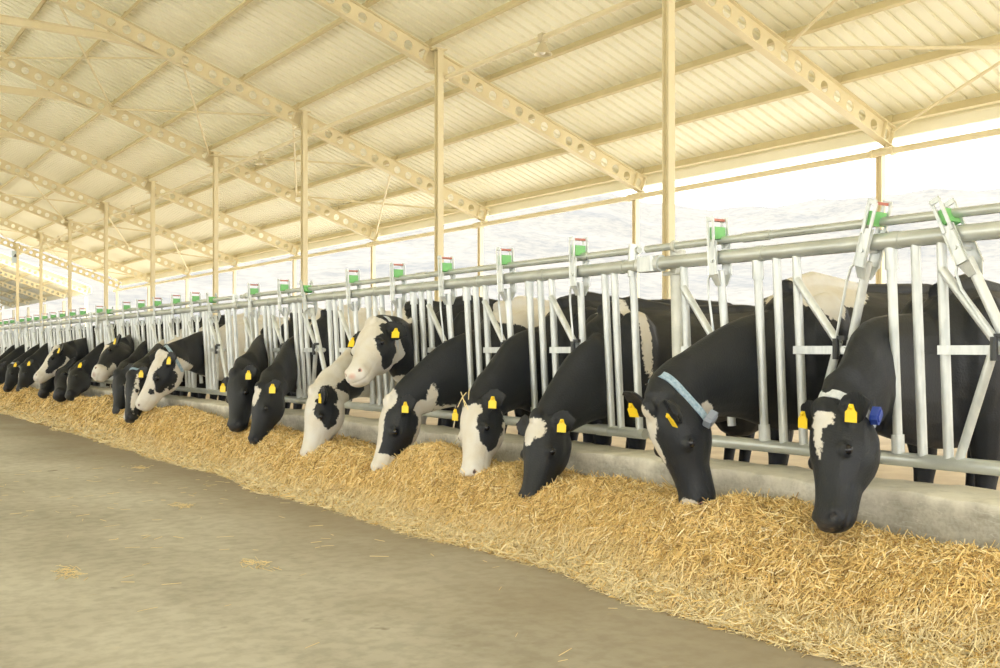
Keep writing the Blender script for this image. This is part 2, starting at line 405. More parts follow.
# corrugated sheet with real ribs
def roof_sheet(name, y0, y1, xa, xb, kind='structure', both=True):
    pitch = .25; n = int((y1-y0)/pitch); prof = []
    for i in range(n): 
        y = y0+i*pitch; prof += [(y, 0), (y+.170, 0), (y+.178, .045), (y+.242, .045)]
    prof.append((y0+n*pitch, 0)); vs = []; fs = []
    sides = [(1, xa, xb)] + ([(-1, xa, xb)] if both else [])
    for sg, a, c in sides:
        base = len(vs)
        for x in (a, c):
            for (y, h) in prof:
                vs.append((sg*x, y, zr(x)+.09+h))
        for x in (a, c):
            for (y, h) in prof: vs.append((sg*x, y, zr(x)+.094+h))
        m_ = len(prof)
        for j in range(m_-1):
            q = (base+j, base+j+1, base+j+1+m_, base+j+m_); fs.append(q if sg < 0 else q[::-1])
            q2 = tuple(i+2*m_ for i in q); fs.append(q2[::-1] if sg < 0 else q2)
    b = MB(); b.add(vs, fs); o = b.build(name, M['sheet'], None, False); o['kind'] = kind; return o
roof_sheet('ceiling', Y0, Y1, 0, XE+.235)
# eave fascia / gutter and the pipe below it
b = MB(); yc = (Y0+Y1)/2; L = Y1-Y0
b.box((XE+.22, yc, CH+3.60), (.012, L, .235)); b.box((XE+.27, yc, CH+3.488), (.11, L, .012)); b.box((XE+.32, yc, CH+3.51), (.010, L, .05)); b.box((XE+.208, yc, CH+3.66), (.012, L, .02))
for k in range(KB, NB+1): b.box((XE+.12, T0+BAY*k+.12, CH+3.53), (.16,.05,.08))
tag(b.build('eave_gutter', M['fascia'], None, False), 'long ivory box gutter running along the roof edge above the eave posts', 'gutter')
r = empty('eave_pipe', (XE-.18, yc, CH+3.19)); tag(r, 'long cream pipe running under the gutter from eave post to eave post', 'pipe')
b = MB(); b.tube([(XE-.18, Y0, CH+3.19), (XE-.18, Y1, CH+3.19)], .055, 10); b.build('pipe', M['cream'], r)
for k in range(-1, NB+1):
    for s in (-.18, .2): b = MB(); b.tube([(XE-.18, T0+BAY*k+s-.03, CH+3.19), (XE-.18, T0+BAY*k+s+.03, CH+3.19)], .075, 10); b.build('flange', M['cream'], r)
XL = XM+.13; ZL = CH+4.94
r = empty('lamp_pipe', (XL, yc, ZL)); tag(r, 'long cream pipe carrying the hanging lamps beside the tall posts', 'pipe')
b = MB(); b.tube([(XL, Y0, ZL), (XL, Y1, ZL)], .042, 10); b.build('pipe', M['cream'], r)
for k in range(-1, NB+1): b = MB(); b.box((XL-.04, T0+BAY*k-.12, ZL), (.14, .05, .14)); b.box((XL, T0+BAY*k-.16, ZL), (.11,.06,.11)); b.build('bracket', M['cream'], r)
for i, y in enumerate((1.5, 13.25, 25.1, 36.9, 48.7)):
    lab = ['hanging bell lamp on the ceiling pipe, the largest and nearest in view', 'hanging bell lamp on the ceiling pipe, between the second and third tall posts', 'small hanging lamp on the ceiling pipe in the far middle of the barn', 'tiny hanging lamp on the ceiling pipe near the far end of the barn']
    if i == 0: continue
    r = empty('pendant_lamp', (XL, y, ZL-.06)); tag(r, lab[i-1], 'lamp', 'lamps along the ceiling pipe')
    b = MB(); b.box((XL, y, ZL), (.11, .12, .12)); b.tube([(XL, y, ZL-.06), (XL, y, ZL-.12)], .045, 10); b.build('mount', M['alu'], r)
    b = MB(); prof = [(.05,-.10),(.07,-.13),(.10,-.20),(.15,-.255),(.155,-.268),(.14,-.268),(.09,-.21),(.055,-.145),(.03,-.14)]
    b.rings([[Vector((XL+rr*math.cos(a*math.pi/10), y+rr*math.sin(a*math.pi/10), ZL+zz)) for a in range(20)] for rr, zz in prof]); b.build('lamp_shade', M['alu'], r)
    b = MB(); b.ball((XL, y, ZL-.225), (.05,.05,.045)); b.build('bulb', M['lampglass'], r)
# bracing rods in the roof plane
def brace(bay, x0, x1, lab):
    r = empty('roof_brace', ((x0+x1)/2, T0+BAY*(bay+.5), zr((x0+x1)/2)-.2)); tag(r, lab, 'brace', 'crossed bracing rods under the roof')
    ya, yb = T0+BAY*bay+.1, T0+BAY*(bay+1)-.1; lo = nrm*.22
    A, B_, C_, E_ = (Vector((x, y, zr(x))) - lo for x, y in ((x0,ya),(x1,yb),(x1,ya),(x0,yb)))
    for p, q in ((A, B_), (C_, E_)):
        b = MB(); b.tube([p, q], .026, 6); b.build('rod', M['cream'], r)
    b = MB(); b.box((A+B_)/2, (.16,.16,.012), Rm3); b.box((A+B_)/2+nrm*.1, (.02,.02,.2), Rm3); b.build('centre_plate', M['cream'], r)
steps = [PURL[0], PURL[2], PURL[4], PURL[6], PURL[8]]
nm_ = ['lowest, at the eave', 'second cross up', 'third cross up', 'highest cross']
for bay, where in ((-1, 'nearest bay at right'), (2, 'middle bay of the barn'), (5, 'far bay of the barn'), (7, 'last bay before the gable')):
    for q in range(4):
        brace(bay, steps[q+1], steps[q], 'crossed roof rods in the %s, %s' % (where, nm_[q]))
# small sign on the far post
r = empty('sign_board', (XM-.2, T0+BAY*NB-.1, 3.9)); tag(r, 'small pale blue square sign high on the farthest tall post', 'sign')
b = MB(); b.box((XM-.1, T0+BAY*NB-.12, CH+4.75), (.34,.03,.62)); b.build('panel', M['sign'], r, False)
b = MB(); q = Vector((XM-.1, T0+BAY*NB-.14, CH+4.80)); b.add([q+Vector((-.1,0,-.06)), q+Vector((.1,0,-.06)), q+Vector((0,0,.12)), q+Vector((-.1,-.008,-.06)), q+Vector((.1,-.008,-.06)), q+Vector((0,-.008,.12))], [(0,2,1),(3,4,5),(0,1,4,3),(1,2,5,4),(2,0,3,5)]); b.build('mark', M['sign_mark'], r, False)

# ------------------------------------------------------------------ second barn beyond the open gable
yb0 = 65.2
r = empty('neighbouring_barn', (8, yb0, 0)); tag(r, 'second cream steel barn standing beyond the open far end of this one', 'barn')
o = roof_sheet('roof', yb0-.3, yb0+30, 0, XE+.2, kind='', both=True); del o['kind']; o.parent = r; o.matrix_parent_inverse = Matrix.Translation(-r.location)
for k in range(6):
    o = bpy.data.objects.new('rafter', protos['beam']); COL.objects.link(o); o.parent = r; o.matrix_parent_inverse = Matrix.Translation(-r.location); o.location = (0, yb0+6*k, 0)
for i, x in enumerate(PURL[:10]):
    b = MB(); b.box((x, yb0+15, zr(x)), (.06, 30, .17), Rm3); b.build('purlin', M['cream'], r, False)
for x in (XM, XE-.05):
    for k in range(6):
        b = MB(); ibeam(b, (x, yb0+6*k, 0), (x, yb0+6*k, zr(x)-.6), (0,1,0), .16, .15); b.build('post', M['cream'], r, False)
b = MB(); b.box((XE+.25, yb0+15, CH+3.55), (.05, 30, .3)); b.build('fascia', M['fascia'], r, False)
b = MB(); b.box((0, yb0+15, -.04), (31, 31, .16)); b.build('floor_slab', M['cowfloor'], r, False)  # slab added to bounce light up on to this barn's roof

# ------------------------------------------------------------------ feed fence with locking yokes
ZT, ZB, ZU, ZC = 1.526, .574, 1.614, 1.05
XT, XB = 3.965, 4.02                       # the fence leans 5 cm over the feed
def fx(z): return XT + (XB-XT)*(ZT-z)/(ZT-ZB)
def F(T, z, dx=0): return Vector((fx(z)+dx, T*D if T < 50 else T-1000, z))
PAN = 1.605; DT = 3.974
OPEN = {}
def stall(panel, TL, tilt=0.0, detail=2, end=False, TN=None):
    """one yoke: upright, slanted stop bars, crossbar, swinging lever with its release head"""
    n = 10 if detail == 2 else 7
    y = TL*DT; yb3 = (TL+.071)*DT
    b = MB(); b.tube([(fx(ZT), yb3, ZT), (fx(ZB), yb3, ZB)], .0215, n); b.build('upright_bar', M['galv'], panel)
    vx = (fx(ZC)-.01, y+.045, ZC+.03)
    b = MB(); b.tube([(fx(1.38)-.02, yb3-.01, 1.385), (vx[0]-.01, vx[1], vx[2]), ], .0195, n); b.tube([(vx[0]-.01, vx[1], vx[2]+.01), (fx(ZB), yb3-.04, ZB)], .0195, n); b.build('stop_bar', M['galv'], panel)
    cb = MB(); cb.box((fx(ZC)-.027, (y+yb3)/2-.002, ZC), (.010, yb3-y+.035, .038)); cb.box((fx(ZC)+.027, (y+yb3)/2-.002, ZC), (.010, yb3-y+.035, .038))
    cb.tube([(fx(ZC)-.05, y, ZC), (fx(ZC)+.05, y, ZC)], .014, 8); o = cb.build('crossbar', M['galv'], panel, False)
    rb_ = MB(); rb_.box((fx(ZC)-.045, y+.042, ZC+.005), (.028, .026, .095), bev=.007); rb_.box((fx(ZC)-.03, y+.02, ZC+.055), (.03, .05, .02)); 
    q = rb_.build('rubber_buffer', M['rubber'], None); q.parent = o
    # lever
    piv = Vector((fx(ZC), y, ZC)); R = Matrix.Rotation(math.radians(-tilt), 3, 'X')
    lean = (XB-XT)/(ZT-ZB)
    def L_(x, dy, dz):
        v = R @ Vector((0, dy, dz)); return Vector((piv.x + x - lean*v.z, piv.y+v.y, piv.z+v.z))
    rb2 = Matrix((Vector((1,0,0)), R @ Vector((0,1,0)), R @ Vector((0,0,1)))).transposed()
    b = MB(); b.tube([L_(0,0,-.39), L_(0,0,.41)], .0215, n); lv = b.build('lock_lever', M['galv'], panel)
    b = MB()
    for s in (-1, 1):   # two slotted plates straddling the top rail
        b.box(L_(s*.052, 0, .47), (.008, .060, .17), rb2, bev=.01); b.box(L_(s*.052, -.018, .60), (.008, .014, .14), rb2); b.box(L_(s*.052, .018, .60), (.008, .014, .14), rb2)
        b.box(L_(s*.052, 0, .672), (.008, .050, .022), rb2, bev=.006)
        b.add([L_(s*.056, -.03, .40), L_(s*.056, .03, .40), L_(s*.026, .018, .33), L_(s*.026, -.018, .33), L_(s*.048, -.03, .40), L_(s*.048, .03, .40), L_(s*.020, .018, .33), L_(s*.020, -.018, .33)],
              [(0,1,2,3),(7,6,5,4),(0,4,5,1),(1,5,6,2),(2,6,7,3),(3,7,4,0)])
    b.tube([L_(-.065,0,.455), L_(.065,0,.455)], .009, 8)
    h = b.build('release_head', M['galv'], None, False); h.parent = lv
    b = MB(); b.box(L_(0, 0, .60), (.086, .038, .062), rb2, bev=.006)
    g = b.build('green_catch', M['green'], None); g.parent = lv
    b = MB(); b.box(L_(0, 0, .668), (.094, .022, .012), rb2)
    if tilt < 15:
        g = b.build('red_cap', M['red'], None, False); g.parent = lv
    b = MB(); b.tube([L_(-.03,.01,.40), L_(-.035,.03,.40), L_(-.035,.055,.37), L_(-.035,.062,.30), Vector((fx(ZC)-.04, y+.045, ZC+.05))], .0065, 6)
    b.build('release_rod', M['galv'], panel)
    # next opening's bars, on the near side of the gap
    if not end:
        for dT, sl in ((-.0585, True), (-.0885, False)):
            yy = (TL+dT)*DT
            b = MB(); b.tube([(fx(ZT), yy, ZT), (fx(ZB), yy, ZB)], .0215, n); u = b.build('upright_bar', M['galv'], panel)
            if sl and detail == 2:
                for za, zb in ((1.495, 1.40), (.68, .60)):
                    b = MB(); b.tube([(fx(za), yy, za), (fx(zb), yy, zb)], .029, n); q = b.build('sleeve', M['galv'], None); q.parent = u
def rails(panel, Ta, Tb, detail):
    ya, yb_ = Ta*DT, Tb*DT
    b = MB(); b.tube([(fx(ZT), ya, ZT), (fx(ZT), yb_, ZT)], .036, 16)
    y = ya+.1
    while y < yb_-.05 and detail == 2: b.tube([(fx(ZT), y, ZT), (fx(ZT), y+.05, ZT)], .0395, 16); y += .76
    b.build('top_rail', M['galv_rail'], panel)
    b = MB(); b.tube([(XB, ya, ZB), (XB, yb_, ZB)], .031, 14)
    y = ya+.3
    while y < yb_-.05 and detail == 2: b.tube([(XB, y, ZB), (XB, y+.12, ZB)], .0345, 14); y += 1.52
    b.build('bottom_rail', M['galv_rail'], panel)
    b = MB(); b.tube([(fx(ZT)+.012, ya, ZU), (fx(ZT)+.012, yb_, ZU)], .0205, 12)
    y = ya+.45
    while y < yb_-.1 and detail == 2:
        b.tube([(fx(ZT)+.012, y, ZU), (fx(ZT)+.012, y+.18, ZU)], .0245, 12); y += 1.9
    b.build('control_rail', M['galv_rail'], panel)
TILT = {0.57: 21, 0.76: -14}
def panel_of(k, lab):
    C = 1.1237 + PAN*k
    e = empty('headlock_fence_panel', (4.0, (C+.75)*DT, .47)); tag(e, lab, 'fence', 'panels of the headlock feed fence')
    detail = 2 if k <= 0 else 1
    Ta, Tb = C-.012, C+PAN-.045
    if k == 3: Tb = C+.95
    rails(e, Ta, Tb, detail)
    # first group of bars beside the joint
    for dT in (0, .040, .0615):
        y = (C+dT)*DT; b = MB(); b.tube([(fx(ZT), y, ZT), (fx(ZB), y, ZB)], .0215, 10); b.build('upright_bar', M['galv'], e)
    b = MB(); b.tube([(fx(ZT), C*DT, ZT-.06), (fx(ZT)+.008, C*DT, ZU+.035)], .028, 12)
    b.tube([(fx(ZT), C*DT-.16, ZT), (fx(ZT), C*DT-.06, ZT)], .043, 14); b.build('clamp', M['galv'], e)
    n = 8 if k < 3 else 5
    for i in range(n):
        TL = C+.1203+.19*i
        tl = {(0,5): 21, (1,0): 20, (2,4): 0, (1,6): 19, (1,7): 3}.get((k, i), 2.5 if (i*7+k) % 3 else 0)
        stall(e, TL, tl, detail, end=(i == 0))
    return e
# nearest panel
e = empty('headlock_fence_panel', (4.0, .7*DT, .47)); tag(e, 'nearest headlock fence panel at the right, holding the two cows with collars', 'fence', 'panels of the headlock feed fence')
rails(e, .28, 1.0975, 2)
for TL, tl in ((.38, 0), (.57, 24), (.76, -16), (.95, 2.5)): stall(e, TL, tl, 2, end=False)
b = MB(); b.box((fx(ZT)-.004, 1.0875*DT, ZT), (.085, .13, .085), bev=.012); b.tube([(fx(ZT), 1.068*DT-.02, ZT), (fx(ZT), 1.068*DT+.01, ZT)], .046, 14); b.build('joint_clamp', M['galv'], e)
panel_of(0, 'long headlock fence panel in the middle, from the clamp joint left to the next joint')
panel_of(1, 'headlock fence panel left of the middle one, behind the speckled faced cow')
panel_of(2, 'small distant headlock fence panel behind the raised white blazed head')
panel_of(3, 'most distant headlock fence panel at the left edge of the picture')
for k, lab in enumerate(['thick galvanised fence post nearest the camera, left of the cow with blue strap', 'thick galvanised fence post at the second joint, right of the blue collared cow', 'distant galvanised fence post at the third joint of the feed fence', 'farthest galvanised fence post near the left edge']):
    y = 4.19 + PAN*DT*k
    r = empty('fence_post', (4.035, y, .46)); tag(r, lab, 'post', 'galvanised posts of the feed fence')
    b = MB(); b.tube([(4.085, y, .45), (fx(ZT)+.087, y, 1.50), (fx(ZT)+.087, y, 1.60)], .043, 14); b.build('shaft', M['galv_dirty'], r)
    b = MB(); b.box((4.08, y, .475), (.16,.16,.012)); b.build('base_plate', M['galv_dirty'], r, False)
    b = MB(); b.tube([(fx(ZT)+.05, y-.07, ZT-.055), (fx(ZT)+.05, y+.07, ZT-.055)], .012, 8); b.tube([(fx(ZT)+.012, y-.065, ZU), (fx(ZT)+.012, y-.045, ZU)], .033, 12); b.box((fx(ZT)+.04, y-.055, ZT-.01), (.05,.012,.10)); b.build('bracket', M['galv_dirty'], r)

# ------------------------------------------------------------------ cows
ZF = .09      # floor the cows stand on
HEAD = [ # u, top, bottom, half width, squareness
 (-.075,-.055,-.185,.062,2.0),(-.05,-.030,-.225,.086,2.2),(-.015,-.005,-.255,.102,2.3),(.03,.012,-.275,.112,2.4),(.08,.020,-.290,.122,2.5),(.15,.018,-.300,.128,2.5),(.21,.010,-.292,.125,2.5),
 (.26,.0,-.276,.116,2.4),(.31,-.006,-.246,.101,2.4),(.36,-.010,-.215,.088,2.4),(.42,-.012,-.196,.083,2.4),(.47,-.010,-.185,.084,2.5),(.51,-.012,-.174,.086,2.6),(.54,-.020,-.160,.080,2.5),(.560,-.036,-.138,.062,2.3),(.569,-.055,-.11,.040,2.0)]
def head_rings(fr, sc):
    P, a, n, s = fr; R = []
    for (u, tp, bt, w, q) in HEAD:
        ring = []
        cv, h = (tp+bt)/2, (tp-bt)/2
        for j in range(20):
            th = 2*math.pi*j/20; c, d = math.cos(th), math.sin(th)
            cc = math.copysign(abs(c)**(2/q), c); dd = math.copysign(abs(d)**(2/q), d)
            taper = 1 - .30*max(0, -dd)*(1 if u < .4 else .3)      # the jaw is narrower than the forehead
            ring.append(P + (a*u + (n*(cv+h*dd) + s*(w*cc*taper))*1.07)*sc)
        R.append(ring)
    return R
def ear_rings(base, d, front, L=.185, W=.056, thick=.011, cup=.030):
    side = d.cross(front).normalized(); front = side.cross(d).normalized(); R = []
    for i in range(9):
        p = i/8; w = W*(.42+.9*math.sin(math.pi*min(1, p*.92+.08))**.9)*(1 if p < .75 else 1-(p-.75)*2.6)*.95; w = max(w, .010)
        c = base + d*(L*p) + front*(-.012*math.sin(math.pi*p)); ring = []
        for j in range(12):
            th = 2*math.pi*j/12; q = math.cos(th)
            ring.append(c + side*(w*q) + front*(thick*math.sin(th) + cup*(q*q)*(1-.5*p)))
        R.append(ring)
    return R
def catmull(pts, n):
    out = []
    for i in range(len(pts)-1):
        p0, p1, p2, p3 = pts[max(i-1,0)], pts[i], pts[i+1], pts[min(i+2, len(pts)-1)]
        for k in range(n):
            t = k/n; out.append([.5*((2*b_)+(-a_+c_)*t+(2*a_-5*b_+4*c_-d_)*t*t+(-a_+3*b_-3*c_+d_)*t**3) for a_, b_, c_, d_ in zip(p0,p1,p2,p3)])
    out.append(list(pts[-1])); return out
def make_cow(name_label, To, Mz, Pz, yaw=0.0, ear=(1,1), tags=(1,1), vox=.012, marks=(), hb=-.05, nb=-.05, bb=-.05, pink=0, body_dy=.02, bxx=4.16, collar=None, head_up=False, neckz=None, straws=None, eard=(None,None), body_yaw=0.0, scl=1.0):
    yo = To*DT
    Mz = (Mz[0]-1, Mz[1]+3*min(1, abs(Mz[1]-350)/90), Mz[2]); P = at(*Pz); Mu = at(*Mz); a = (Mu-P); Lh = a.length; a.normalize(); sc = min(1.22, max(.88, Lh/.565))
    n0 = Vector((-math.cos(yaw), -math.sin(yaw), .25)); n = (n0 - n0.dot(a)*a).normalized(); s = n.cross(a).normalized()
    print('COW', name_label[:40], 'L %.3f' % Lh, 'P', [round(q,2) for q in P], 'M', [round(q,2) for q in Mu])
    fr = (P, a, n, s)
    HW = 1.07; H = lambda u, v, w: P + (a*u + (n*v + s*w)*HW)*sc
    b = MB(); b.rings(head_rings(fr, sc))
    rim = .030
    for w in (-1, 1):
        b.ball(H(.215, -.058, w*.100), .040*sc, nu=10, nv=8)           # orbit
        b.ball(H(.13, -.185, w*.066), (.056*sc,.080*sc,.105*sc), Matrix((s, n, a)).transposed(), 12, 8)      # cheek
        b.ball(H(.500, -.047, w*.046), (.040*sc,.036*sc,.045*sc), Matrix((s, n, a)).transposed(), 10, 8)     # nostril pad
        b.ball(H(.48, -.125, w*.040), (.040*sc,.038*sc,.06*sc), Matrix((s, n, a)).transposed(), 10, 8)       # lips
    b.ball(H(-.01, .006, 0), (.055*sc,.030*sc,.060*sc), Matrix((s, n, a)).transposed(), 12, 8)               # poll
    ears = []
    thick = .011 if vox < .014 else .016
    for w, ed in ((1, eard[0]), (-1, eard[1])):
        base = H(.015, -.062, w*.082); d = (s*w*.86 - a*.36 - n*.22) if ed is None else (s*w*ed[0] - a*ed[1] + n*ed[2])
        d = (d + Vector((0,0,-.08))).normalized(); f = (n*1.0 + a*.35 + s*w*.1).normalized()
        if vox < .03: b.rings(ear_rings(base, d, f, L=.195*sc, W=.066*sc, thick=thick)); b.tube([base-d*.04, base+d*.04], .026, 8)
        ears.append((base, d, f))
    # trunk
    bx = bxx; cy = yo + body_dy
    cyaw, syaw = math.cos(body_yaw), math.sin(body_yaw)
    def B(x, y, z): return Vector((bx + x*cyaw - y*syaw, cy + x*syaw + y*cyaw, ZF+z*.945*scl))
    TR = [(.00,1.20,.80,.10),(.06,1.30,.70,.17),(.18,1.38,.62,.235),(.36,1.425,.575,.275),(.55,1.41,.56,.31),(.80,1.385,.545,.355),(1.08,1.385,.54,.375),(1.32,1.40,.58,.36),(1.52,1.425,.70,.325),(1.72,1.40,.80,.27),(1.88,1.36,.90,.20),(1.96,1.28,1.0,.12)]
    R = []
    for x, tp, bt, w in TR:
        cz, h = (tp+bt)/2, (tp-bt)/2; ring = []
        for j in range(24):
            th = 2*math.pi*j/24; c, d = math.cos(th), math.sin(th); q = 2.15
            cc = math.copysign(abs(c)**(2/q), c)*(1-.22*max(0, d)**2); dd = math.copysign(abs(d)**(2/q), d)
            ring.append(B(x, w*cc, cz+h*dd))
        R.append(ring)
    b.rings(R)
    b.tube([B(.15,0,1.38), B(.38,0,1.43), B(.8,0,1.39), B(1.4,0,1.41), B(1.8,0,1.39)], [.05,.06,.045,.05,.05], 8)   # spine ridge
    for w in (-1, 1):
        b.ball(B(.28, w*.17, 1.02), (.19,.12,.32)); b.ball(B(1.48, w*.24, 1.33), (.10,.09,.08)); b.ball(B(1.62, w*.16, 1.05), (.25,.15,.32))
        b.tube([B(.30,w*.17,.95), B(.27,w*.17,.72), B(.30,w*.16,.42), B(.29,w*.16,.36), B(.30,w*.16,.12), B(.27,w*.16,.05), B(.26,w*.16,.0)], [.13,.095,.055,.048,.036,.050,.055], 10)
        b.tube([B(1.55,w*.19,1.0), B(1.40,w*.20,.78), B(1.62,w*.18,.52), B(1.66,w*.17,.46), B(1.60,w*.17,.14), B(1.56,w*.17,.05), B(1.55,w*.17,0)], [.19,.13,.065,.052,.038,.05,.055], 10)
    b.ball(B(1.38,0,.60), (.20,.17,.16)); b.tube([B(1.93,0,1.32), B(2.02,0,1.15), B(2.02,0,.80), B(2.0,0,.45)], [.045,.03,.02,.04], 8)
    # neck
    Hn = H(-.035, -.13, 0); fz = (Hn.z*.45 + 1.06*.55) if neckz is None else neckz
    pts = [(*B(.42,0,.98), .23, .37), (*B(.14,0,(fz-ZF)*.5+.50), .155, .33), (3.99, yo, fz, .103, .262)]
    pts.append(((3.99+Hn.x)/2, (yo+Hn.y)/2, (fz+Hn.z)/2+.02, .098, .195))
    pts += [(*Hn, .094*sc, .150*sc), (*(H(.04,-.145,0)), .086*sc, .120*sc)]
    cs = catmull(pts, 5); R = []
    for i, q in enumerate(cs):
        c = Vector(q[:3]); d = (Vector(cs[min(i+1, len(cs)-1)][:3]) - Vector(cs[max(i-1, 0)][:3])).normalized()
        up0 = Vector((0,0,1)) if i < len(cs)-8 else (Vector((0,0,1))*.4 + n)
        lat = d.cross(up0).normalized(); up = lat.cross(d).normalized(); ring = []
        for j in range(18):
            th = 2*math.pi*j/18; ct, st = math.cos(th), math.sin(th)
            ring.append(c + lat*(q[3]*ct*(1-.12*st)) + up*(q[4]*st))
        R.append(ring)
    b.rings(R); neck = (cs, R)
    # ---- one continuous surface
    me = bpy.data.meshes.new('body'); me.from_pydata(b.v, [], b.f); me.update()
    o = bpy.data.objects.new('body', me); COL.objects.link(o)
    md = o.modifiers.new('r', 'REMESH'); md.mode = 'VOXEL'; md.voxel_size = vox; md.use_smooth_shade = True
    ms = o.modifiers.new('s', 'SMOOTH'); ms.factor = .5; ms.iterations = max(2, int(.05/vox))
    dg = bpy.context.evaluated_depsgraph_get(); dg.update()
    me2 = bpy.data.meshes.new_from_object(o.evaluated_get(dg)); bpy.data.objects.remove(o); bpy.data.meshes.remove(me)
    me2.name = 'body'; N = len(me2.vertices); co = np.empty(N*3, np.float32); me2.vertices.foreach_get('co', co); co = co.reshape(-1, 3)
    no = np.empty(N*3, np.float32); me2.vertices.foreach_get('normal', no); no = no.reshape(-1, 3)
    rel = (co - np.array(P))/sc; hu = rel @ np.array(a); hv = rel @ np.array(n)/HW; hs = rel @ np.array(s)/HW
    # nostrils, mouth line, eye sockets
    if vox < .02:
        dsp = np.zeros(N, np.float32)
        for w in (-1, 1):
            d2 = ((hu-.528)/.017)**2 + ((hv+.040)/.012)**2 + ((hs-w*.058)/.022)**2; dsp -= .014*np.exp(-d2)
            d2 = ((hu-.215)**2 + (hv+.060)**2 + (hs-w*.142)**2)/.020**2; dsp -= .006*np.exp(-d2)
        m_ = (hu > .36) & (hu < .60) & (hv < -.03); line = -.098 - .06*(.54-hu)
        dsp -= np.where(m_, .006*np.exp(-((hv-line)/.006)**2), 0)
        co += no*dsp[:, None]
    loc = np.stack([co[:,0]-4, co[:,1]-cy, co[:,2]], 1)
    inhead = (hu > -.10) & (np.abs(hs) < .14) & (hv > -.30) & (hv < .08)
    nearhead = np.clip(1-np.maximum(0, -(hu+.06))/.10, 0, 1)
    headm = (hu > -.06) & (np.sqrt(hv*hv+hs*hs) < .36)
    trunk = co[:,0] > 4.3
    val = np.where(headm, hb, np.where(trunk, bb, nb)).astype(np.float32)
    for mk in marks:
        sp, sg, c, r = mk; r = np.array(r, float)
        if sp == 'h': q = np.stack([hu, hv, hs], 1); ok = headm | (hu > -.25) & (np.sqrt(hv*hv+hs*hs) < .4)
        else: q = loc; ok = ~headm
        f = (1 - np.sqrt((((q-np.array(c))/r)**2).sum(1)))*r.min()
        f = np.where(ok, f, -1)
        val = np.maximum(val, f) if sg > 0 else np.minimum(val, -f)
    # ears keep their own dark coat
    for (base, d, f) in ears:
        e_ = co - np.array(base); along = e_ @ np.array(d); rad = np.linalg.norm(e_ - along[:, None]*np.array(d), axis=1)
        val = np.where((along > .035) & (rad < .085) & (along < .24), -.05, val)
    nose = .018 + .014*(pink < .3) - np.sqrt(((hu-.552)/1.0)**2 + ((hv+.052)/1.15)**2 + (hs/1.6)**2)
    nose = np.where(hv > -.10, nose, -.1)
    for w in (-1, 1): nose = np.where(((hu-.528)**2+(hv+.040)**2+(hs-w*.060)**2) < .015**2, .03, nose)
    pk = np.full(N, float(pink))
    for w in (-1, 1): pk = np.where(((hu-.530)**2+(hv+.040)**2+(hs-w*.058)**2) < .013**2, min(pink, .1), pk)
    for nm, arr in (('coat', val), ('nose', nose), ('pink', pk)):
        at_ = me2.attributes.new(nm, 'FLOAT', 'POINT'); at_.data.foreach_set('value', arr.astype(np.float32))
    me2.vertices.foreach_set('co', co.reshape(-1)); me2.materials.clear(); me2.materials.append(M['coat'])
    me2.polygons.foreach_set('use_smooth', [True]*len(me2.polygons)); me2.update()
    root = empty('cow', B(1.0, 0, 0)); tag(root, name_label, 'cow', 'cows eating at the feed fence')
    body = bpy.data.objects.new('body', me2); COL.objects.link(body); body.parent = root; body.matrix_parent_inverse = Matrix.Translation(-root.location)
    Rh = Matrix((s, n, a)).transposed()
    for w in (-1, 1):
        if vox > .02: continue
        e_ = MB(); e_.ball(H(.218, -.060, w*.1225), (.0225*sc,.0215*sc,.0245*sc), Rh, 16, 10); e_.build('eye', M['eye'], root)
    for (base, d, f), w, tg, er in zip(ears, (1,-1), tags, ear):
        if not tg: continue
        side = d.cross(f).normalized(); f2 = side.cross(d).normalized()
        c = base + d*(.105*sc) + f2*.034
        # hangs below its stud, twisted towards the alley
        dnv = (Vector((0,0,-1)) + f2*.15); nrm_ = (f2 + Vector((-.2,-.2,0))).normalized(); dnv = (dnv - dnv.dot(nrm_)*nrm_).normalized(); wd = dnv.cross(nrm_).normalized()
        g = MB(); k1, k2, hh = .018, .028, .062
        if vox > .012: k1, k2, hh = .024, .033, .07
        for_ = [(-k1*.5, -.012), (k1*.5, -.012), (k1, .012), (k2, .020), (k2, hh), (-k2, hh), (-k2, .020), (-k1, .012)]
        vs = [c + wd*x + dnv*y + nrm_*z for z in (.004, 0) for x, y in for_]; m8 = len(for_)
        g.add(vs, [tuple(range(m8)), tuple(range(2*m8-1, m8-1, -1))] + [(i+m8, (i+1) % m8+m8, (i+1) % m8, i) for i in range(m8)])
        g.ball(c + nrm_*.006, (.010,.010,.010), None, 10, 6)
        g.build('ear_tag', M['yellow'], root)
    if collar:
        # strap hugging the neck just behind the ears
        mk, (back, mixa, tl), extra = collar
        bvh = BVHTree.FromPolygons([Vector(q) for q in co.tolist()], [list(p.vertices) for p in me2.polygons])
        nd = (Hn - Vector(pts[3][:3])).normalized(); c = Hn + nd*back; d = (nd*(1-mixa) + a*mixa + s*tl).normalized(); e1_ = s; e2_ = d.cross(s).normalized(); K = 48; rad = []
        for j in range(K):
            o_ = e1_*math.cos(2*math.pi*j/K) + e2_*math.sin(2*math.pi*j/K); hit = bvh.ray_cast(c + o_*.42, -o_)
            rad.append((hit[0]-c).length if hit[0] is not None else .12)
        for _ in range(3): rad = [min(rad[j], 1.10*sorted([rad[(j+q) % K] for q in (-7,-5,-3,3,5,7)])[3]) for j in range(K)]
        rad = [sum(rad[(j+q) % K] for q in (-1,0,1))/3 for j in range(K)]
        g = MB(); vs = []
        ring0 = []
        for j in range(K):
            o_ = e1_*math.cos(2*math.pi*j/K) + e2_*math.sin(2*math.pi*j/K); ring0.append(c + o_*(rad[j]+.004))
            for w1, h1 in ((-.021, .002), (.021, .002), (.021, .009), (-.021, .009)): vs.append(c + o_*(rad[j]+h1) + d*w1)
        fs = []
